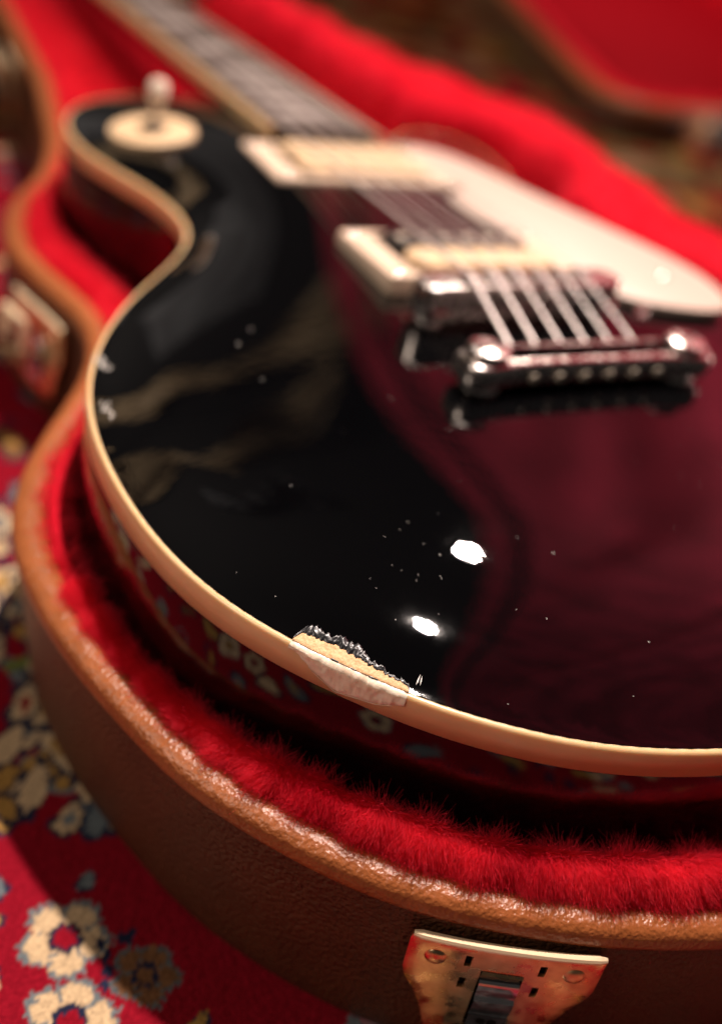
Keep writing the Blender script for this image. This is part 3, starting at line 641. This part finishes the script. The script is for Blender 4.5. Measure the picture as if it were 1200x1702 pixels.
# plush roll around the inside
LIP = CL - NC * (LIPW + .6)
gap = np.min(np.hypot(LIP[:, None, 0] - LOOP[None, ::2, 0], LIP[:, None, 1] - LOOP[None, ::2, 1]), 1)
gap = np.where(LIP[:, 1] > 262, 40, gap); gap = np.convolve(np.r_[gap[-20:], gap, gap[:20]], np.ones(41) / 41, 'valid')
sc = np.clip(gap / 14., .6, 1.9)
PS = np.array([-1, .2, 1.4, 3.0, 4.9, 6.6, 8.0, 9.4, 11, 13, 16, 21, 28], float)
PZ = np.array([-47, -39.5, -34.5, -31.0, -29.0, -29.6, -33, -39, -46, -52, -54.5, -55, -55], float)       # high roll at the tail
PZL = np.array([-47, -41, -38, -36.2, -35.6, -36.6, -40, -44.5, -48.5, -52.5, -54.5, -55, -55], float)  # flatter along the side
PZN = np.array([-47, -41, -39, -38, -38, -39, -40, -41, -41.5, -42, -42, -42, -42], float)                # beside the neck
fr = np.clip((-100 - LIP[:, 1]) / 70, 0, 1); fr = fr * fr * (3 - 2 * fr)
nk = np.clip((LIP[:, 1] - 255) / 40, 0, 1)
lum = .9 * np.sin(np.arange(n) * .13) + .7 * np.sin(np.arange(n) * .31 + 2) + .5 * np.sin(np.arange(n) * .057)
rows = []
for s_, z0, zl, z1 in zip(PS, PZ, PZL, PZN):
    rows.append(np.c_[LIP - NC * (s_ * sc)[:, None], (z0 * fr + zl * (1 - fr)) * (1 - nk) + z1 * nk + lum * np.clip(1 - abs(s_ - 5) / 8, 0, 1) * .5])
PR_ = np.stack(rows)            # (k, n, 3)
v = PR_.reshape(-1, 3); k = len(PS); f = [(j * n + i, j * n + (i + 1) % n, (j + 1) * n + (i + 1) % n, (j + 1) * n + i) for j in range(k - 1) for i in range(n)]
f = list(f) + [tuple((k - 1) * n + i for i in range(n))]
lining = mesh('plush_lining', v, f, PLUSH, case)
# neck bed
mb = MB()
fx = np.linspace(-60, 60, 30); fy = np.linspace(262, 800, 60); v = [(x, y, -42.0 + 1.2 * math.sin(x * .09) * math.sin(y * .05) - (5 if abs(x) < 30 else 0)) for y in fy for x in fx]
f = [(j * 30 + i, j * 30 + i + 1, (j + 1) * 30 + i + 1, (j + 1) * 30 + i) for j in range(59) for i in range(29)]
BED = np.array(v).reshape(60, 30, 3); mesh('neck_bed', v, f, PLUSH, lining)

# fibres
def fibres(name, P, Nn, length, radius, parent, lean=None, clump=.5, curl=.35, m=FUR, npt=4):
    N = len(P); r = np.random.default_rng(len(P))
    # low-frequency direction field gives tufts
    fq = np.array([[.9, .35, .2], [-.4, .8, .1], [.22, -.17, .3], [1.7, .9, .4]]); ph = np.array([.3, 1.9, 4.1, 2.2])
    t1 = np.sin(P @ fq.T * .55 + ph); wig = np.c_[t1[:, 0] + t1[:, 3] * .6, t1[:, 1] - t1[:, 3] * .5, t1[:, 2] * .3]
    D = Nn + wig * clump * .45 + r.normal(0, .34, (N, 3)) + (lean if lean is not None else 0)
    D /= np.linalg.norm(D, axis=1)[:, None]; L = length * r.uniform(.6, 1.15, N) * (1 + .18 * t1[:, 1]) ; C = r.normal(0, curl, (N, 3)) + wig * .15
    tt = np.linspace(0, 1, npt)
    pos = P[:, None] + D[:, None] * (L[:, None] * tt)[..., None] + C[:, None] * (L[:, None] * tt ** 2)[..., None] * .5
    pos = (W(pos.reshape(-1, 3)) - ORG[0]).astype(np.float32)
    hc = bpy.data.hair_curves.new(name); hc.add_curves([npt] * N)
    hc.attributes['position'].data.foreach_set('vector', pos.ravel())
    ra = hc.attributes.get('radius') or hc.attributes.new('radius', 'FLOAT', 'POINT')
    rad = (radius * np.linspace(1, .35, npt)[None, :] * r.uniform(.7, 1.3, (N, 1))).ravel() * MM
    ra.data.foreach_set('value', rad.astype(np.float32)); hc.materials.append(m)
    o = bpy.data.objects.new(name, hc); COL.objects.link(o); o.parent = parent; o['kind'] = 'stuff'
    return o
def sample_grid(G, N, seed, wfun=None, closed=True):
    """uniform points over a (k, n, 3) vertex grid"""
    r = np.random.default_rng(seed); A = G[:-1]; B = G[1:]
    if closed: A2, B2 = np.roll(A, -1, 1), np.roll(B, -1, 1)
    else: A2, B2, A, B = A[:, 1:], B[:, 1:], A[:, :-1], B[:, :-1]
    nr = np.cross(A2 - A, B - A); ar = np.linalg.norm(nr, axis=2); cen = (A + B + A2 + B2) / 4
    w = ar * (wfun(cen) if wfun else 1); w = (w / w.sum()).ravel(); ii = r.choice(len(w), N, p=w)
    a, b2 = r.random((2, N, 1)); A, B, A2, B2 = (q.reshape(-1, 3)[ii] for q in (A, B, A2, B2))
    P = (A * (1 - a) + A2 * a) * (1 - b2) + (B * (1 - a) + B2 * a) * b2
    Nn = nr.reshape(-1, 3)[ii]; Nn /= np.linalg.norm(Nn, axis=1)[:, None]; Nn *= np.where(Nn[:, 2:] < -.2, -1, 1)
    return P, Nn
def near_w(c):
    w = np.where((c[..., 1] < -60) & (c[..., 0] < 40), 1.0, 0.0); rw = np.r_[1, 1, 1, 1, .8, .25, .08, .04, np.full(c.shape[0] - 8, .05)][:, None]; side = np.clip((c[..., 1] + 150) / 60, 0, 1); w = w * (rw * (1 - side) + side * np.where(c[..., 2] < -53, .25, 1)); return w
def far_w(c):
    w = np.where((c[..., 1] >= -60) & (c[..., 1] < 720), .5, .05); w = np.where((c[..., 1] < -60) & (c[..., 0] < 40), 0, w); w = np.where((c[..., 0] > 40) & (c[..., 1] < 200), .1, w); return w
P, Nn = sample_grid(PR_, 300000, 1, near_w); fibres('plush_fibres', P, Nn, 4.7, .032, lining, clump=.2, curl=.45, lean=np.c_[np.sign(P[:, 0]) * 1.0 * np.abs(P[:, 0]) / 160, -.95 * np.clip(-P[:, 1] / 180, 0, 1), -.15 + 0 * P[:, 0]])
P, Nn = sample_grid(PR_, 90000, 2, far_w); fibres('plush_fibres', P, Nn, 5.5, .10, lining, clump=.6)
P, Nn = sample_grid(BED, 45000, 3, None, False); fibres('bed_fibres', P, Nn, 5.0, .12, lining)

# shroud of red plush folded over the far wall of the case
yy = np.linspace(-150, 560, 120)
ridge_x = np.interp(yy, [-150, 0, 60, 85, 110, 155, 180, 205, 240, 262, 290, 340, 400, 470, 560], [186, 172, 166, 165, 163, 160, 166, 173, 174, 158, 140, 126, 112, 104, 100])
ridge_z = np.interp(yy, [-150, -60, 60, 150, 300, 400, 560], [2, 8, 9, 10, 9, 6, 2]) + 1.3 * np.sin(yy * .11) + 1.0 * np.sin(yy * .047 + 1)
body_x = np.interp(yy, [-150, -60, 0, 50, 90, 130, 190, 230, 262, 300, 560], [120, 164, 152, 120, 94, 100, 115, 100, 60, 44, 40])
xi = np.interp(yy, [-150, 0, 60, 110, 138, 152, 226, 242, 262, 560], [178, 158, 138, 120, 124, 147, 147, 120, 100, 80])
rows = []
for t in np.linspace(0, 1, 6): rows.append(np.c_[ridge_x + 24 - 20 * t ** 2, yy, -70 + (ridge_z + 68) * math.sin(t * math.pi / 2)])
for t in np.linspace(.2, 1, 6): rows.append(np.c_[ridge_x + 4 - (ridge_x + 4 - xi) * t, yy, ridge_z + 1.5 * math.sin(t * 3.1) - 3 * t ** 3 + 1.6 * np.sin(yy * .09 + t * 5) * math.sin(t * math.pi)])
for t, d in ((.25, 1.5), (.6, 3), (1, 4)): rows.append(np.c_[xi - d, yy, (ridge_z - 3) * (1 - t) - 46 * t])
rows.append(np.c_[np.minimum(body_x, xi - 6), yy, -50 + 0 * yy])
SH = np.stack(rows); v = SH.reshape(-1, 3); n2 = len(yy); f = [(j * n2 + i, j * n2 + i + 1, (j + 1) * n2 + i + 1, (j + 1) * n2 + i) for j in range(len(rows) - 1) for i in range(n2 - 1)]
shroud = mesh('plush_shroud', v, f, PLUSH, case)
P, Nn = sample_grid(SH, 60000, 4, None, False); fibres('shroud_fibres', P, Nn, 6, .12, shroud)

# latches
def latch(u0, name='latch', tilt=0.0, k_=1.0, out=0.0):
    i0 = int(np.argmin(np.hypot(*(CL - u0).T))); s = np.r_[0, np.cumsum(np.hypot(*np.diff(np.vstack([CL, CL[:1]]), axis=0).T))]
    idx = np.arange(i0 - 60, i0 + 61) % len(CL); P0 = CL[idx]; Q0 = NC[idx]; d = np.r_[0, np.cumsum(np.hypot(*np.diff(P0, axis=0).T))]; d -= d[60]
    def M(uvn):
        uvn = np.atleast_2d(np.asarray(uvn, float)).copy(); uvn[:, :2] = uvn[:, :2] @ np.array([[math.cos(tilt), math.sin(tilt)], [-math.sin(tilt), math.cos(tilt)]]) * k_; px = np.stack([np.interp(uvn[:, 0], d, P0[:, k]) for k in (0, 1)], 1); nx = np.stack([np.interp(uvn[:, 0], d, Q0[:, k]) for k in (0, 1)], 1)
        vv = -47.0 - uvn[:, 1]; wall = 2.1 + out - .4 * np.clip((-47 - vv) / 44, 0, 1)
        return np.c_[px + nx * (uvn[:, 2] + wall)[:, None], vv]
    half = np.array([(-4.4, 39), (-9, 38.6), (-12, 37), (-13, 34), (-14.5, 28), (-17, 21.5), (-20.3, 16), (-21, 13), (-21, 5), (-21, 1.6), (-20.4, .6), (-19, 0), (-10, 0), (0, 0)], float)
    o = np.vstack([half, half[::-1][1:] * [-1, 1]]); o = resample(o, step=1.2)
    # plate with a window in the middle
    win = np.array([(-4.7, 8.6), (4.7, 8.6), (4.7, 30), (-4.7, 30)], float); win = resample(win, step=1.2, closed=True)
    slots = [np.array([(cx - .75, cy - 1.9), (cx + .75, cy - 1.9), (cx + .75, cy + 1.9), (cx - .75, cy + 1.9)]) for cx in (-8.0, 8.0) for cy in (6.0, 14.2)]
    P = [tuple(p) for p in o]; E = [(i, (i + 1) % len(o)) for i in range(len(o))]; holes = []
    for h in [win] + slots:
        b0 = len(P); P += [tuple(p) for p in h]; E += [(b0 + i, b0 + (i + 1) % len(h)) for i in range(len(h))]; holes.append(h)
    for x in np.arange(-20, 20.1, 2.5):
        for y in np.arange(2, 38, 2.5): P.append((x, y))
    vv, _, ff, *_ = delaunay_2d_cdt([Vector(p) for p in P], E, [list(range(len(o)))], 1, 1e-4)
    vv = np.array([tuple(p) for p in vv]); cen = np.array([vv[list(t)].mean(0) for t in ff])
    bad = np.zeros(len(ff), bool)
    for h in holes: bad |= inside(h, cen[:, 0], cen[:, 1])
    ff = [t for t, b_ in zip(ff, bad) if not b_]
    nrm = 1.5 + .0 * vv[:, 0]
    edge = np.min(np.hypot(vv[:, None, 0] - o[None, :, 0], vv[:, None, 1] - o[None, :, 1]), 1); nrm = np.where(edge < .3, 1.1, nrm)
    mb = MB(); nv = len(vv); fr = M(np.c_[vv, nrm]); bk = M(np.c_[vv, nrm - 1.0])
    ec = {}
    for t in ff:
        for a, b_ in zip(t, t[1:] + t[:1]): ec[(a, b_)] = 1
    rim = [(a, b_) for a, b_ in ec if (b_, a) not in ec]
    mb.add(np.vstack([fr, bk]), [tuple(t) for t in ff] + [tuple(nv + i for i in t[::-1]) for t in ff] + [(b_, a, nv + a, nv + b_) for a, b_ in rim])
    root = mb.out(name, BRASS, case, sharp=40)
    mb = MB(); uu = np.linspace(-20.6, 20.6, 24); v = []                       # rolled top flange
    for q_ in uu:
        e = 1 if abs(q_) < 19.5 else .6
        for a in np.linspace(-math.pi * .6, math.pi * .85, 8): v.append((q_, .35 - 1.15 * e * math.cos(a) * .9, 1.2 + 1.15 * e * math.sin(a)))
    v = M(v); k = 8; mb.add(v, [(i * k + j, i * k + j + 1, (i + 1) * k + j + 1, (i + 1) * k + j) for i in range(23) for j in range(k - 1)]); mb.out('top_flange', BRASS_EDGE, root)
    for cu_ in (-15, 15):
        mb = MB(); c = M([(cu_, 6.6, 1.45)])[0]; c2 = M([(cu_, 6.6, 2.45)])[0]; mb.lathe([(0, 1.0), (1.2, .95), (2.0, .7), (2.55, .25), (2.75, -.1)], c, c2 - c, 22); mb.out('rivet', BRASS, root)
    mb = MB(); g = [(-5, 8), (5, 8), (5, 31), (-5, 31)]; mb.add(M([(a, b_, .25) for a, b_ in g]), [(0, 3, 2, 1)])
    for h in slots: mb.add(M([(a, b_, .3) for a, b_ in h * [1.0, 1.0]]), [(0, 3, 2, 1)])
    mb.out('recess_dark_sheet', BLACKHOLE, root)
    mb = MB(); pv = [(8.7, 1.6), (9.2, 2.2), (10.2, 1.2), (11.2, .4)]; v = M([(a, y, z) for y, z in pv for a in np.linspace(-4.5, 4.5, 6)]); mb.add(v, [(j * 6 + i, j * 6 + i + 1, (j + 1) * 6 + i + 1, (j + 1) * 6 + i) for j in range(3) for i in range(5)]); mb.out('lip', BRASS, root)
    tl = MB(); pv = [(11.4, .6), (11.7, 1.5), (12.2, 2.1), (13, 2.4), (15, 2.4), (17.2, 2.2), (17.6, 2.5), (18.2, 3.0), (20, 3.0), (23.4, 2.4), (24, 2.2)]
    v = M([(a, y, z) for y, z in pv for a in np.linspace(-4.4, 4.4, 8)]); tl.add(v, [(j * 8 + i, j * 8 + i + 1, (j + 1) * 8 + i + 1, (j + 1) * 8 + i) for j in range(len(pv) - 1) for i in range(7)]); tl.out('spring_tongue', CHROME, root, sharp=30)
    tl = MB(); pv = [(24, 2.2), (24.1, 2.9), (33, 2.6), (33, 1.5)]; v = M([(a, y, z) for y, z in pv for a in np.linspace(-4.4, 4.4, 8)]); tl.add(v, [(j * 8 + i, j * 8 + i + 1, (j + 1) * 8 + i + 1, (j + 1) * 8 + i) for j in range(3) for i in range(7)]); tl.out('hinge_plate', CHROME, root, sharp=30)
    for cu_ in (-1.2, 1.2):
        mb = MB(); c = M([(cu_, 26.2, 2.9)])[0]; c2 = M([(cu_, 26.2, 3.9)])[0]; mb.lathe([(0, .06), (1.2, .05), (1.25, -.1)], c, c2 - c, 14); mb.out('pin_hole_shade', BLACKHOLE, root)
    # the lever, swung open from the plate
    mb = MB(); v = []
    for y, z in (((24, 4), (21, 10), (17, 20), (14, 32), (15, 40)) if out else ((33, 3), (34, 7), (32, 16), (30, 27), (33, 31))):
        for a in (-8, -7, 7, 8): v.append((a, y, z + (0 if abs(a) == 7 else -1.2)))
    v = M(v); v2 = v + [0, 0, -1.2]; mb.add(np.vstack([v, v2]), [(j * 4 + i, j * 4 + i + 1, (j + 1) * 4 + i + 1, (j + 1) * 4 + i) for j in range(4) for i in range(3)] + [(20 + j * 4 + i + 1, 20 + j * 4 + i, 20 + (j + 1) * 4 + i, 20 + (j + 1) * 4 + i + 1) for j in range(4) for i in range(3)])
    mb.out('lever', CHROME, root)
    mb = MB(); mb.tube(M([(-8, 14, 12), (-8.5, 4, 12), (-8, .5, 12), (8, .5, 12), (8.5, 4, 12), (8, 14, 12)] if out else [(-6, 34, 26), (-6, 46, 24), (-5, 52, 22), (5, 52, 22), (6, 46, 24), (6, 34, 26)]), 1.7, 8); mb.out('bail', BRASS_EDGE, root)
    return root
latch((-101.5, -191), tilt=-.06, k_=1.09); latch((-137.5, 122), out=2.5); latch((-77, 465), out=2.5)

# ------------------------------------------------------------------ the second open case behind
oc = thing('guitar_case', 'second open brown case with red lining resting beyond the guitar', 'guitar case', (700, 700, -ZF), 'brown guitar cases')
Q = np.array([(452, 560), (446, 520), (455, 488), (485, 476), (540, 478), (640, 488), (850, 520), (1050, 640), (1200, 900), (1300, 1200), (1300, 1500), (1100, 1620), (850, 1500), (700, 1250), (590, 940), (500, 700)], float)
Q = ccw(smooth_closed(resample(cr(Q + (65, 68), 10, True), n=300, closed=True), 8)); NQ = normals2(Q)
z1 = -63
prof = [(-6, -102), (0, -99)] + [(2, -94), (2.5, z1 - 8)]
v, f = sweep(Q, NQ, prof); f = list(f) + [tuple(range(300))[::-1]]; mesh('outer_wall', v, f, LEATHER_WALL, oc)
prof = [(2.5, z1 - 8)] + [(-5 + 8.5 * math.cos(a), z1 - 5 + 6 * math.sin(a)) for a in np.linspace(0, math.pi, 9)] + [(-14, z1 - 12)]
v, f = sweep(Q, NQ, prof); mesh('rolled_rim', v, f, LEATHER, oc)
prof = [(-13, z1 - 9), (-16, z1 - 3), (-24, z1 - 1), (-34, z1 - 8), (-44, z1 - 22), (-60, z1 - 28)]
v, f = sweep(Q, NQ, prof); G2 = v.reshape(6, 300, 3); f = list(f) + [tuple(5 * 300 + i for i in range(300))]
l2 = mesh('plush_lining', v, f, PLUSH, oc)
P, Nn = sample_grid(G2, 30000, 6); fibres('plush_fibres', P, Nn, 7, .25, l2)
mb = MB(); mb.prism(rrect(601, 537, 13, 1.6, 1.2, 3, .05), -101, z1 - 6, .5); mb.out('latch', BRASS, oc)
ORG[0] = np.zeros(3)
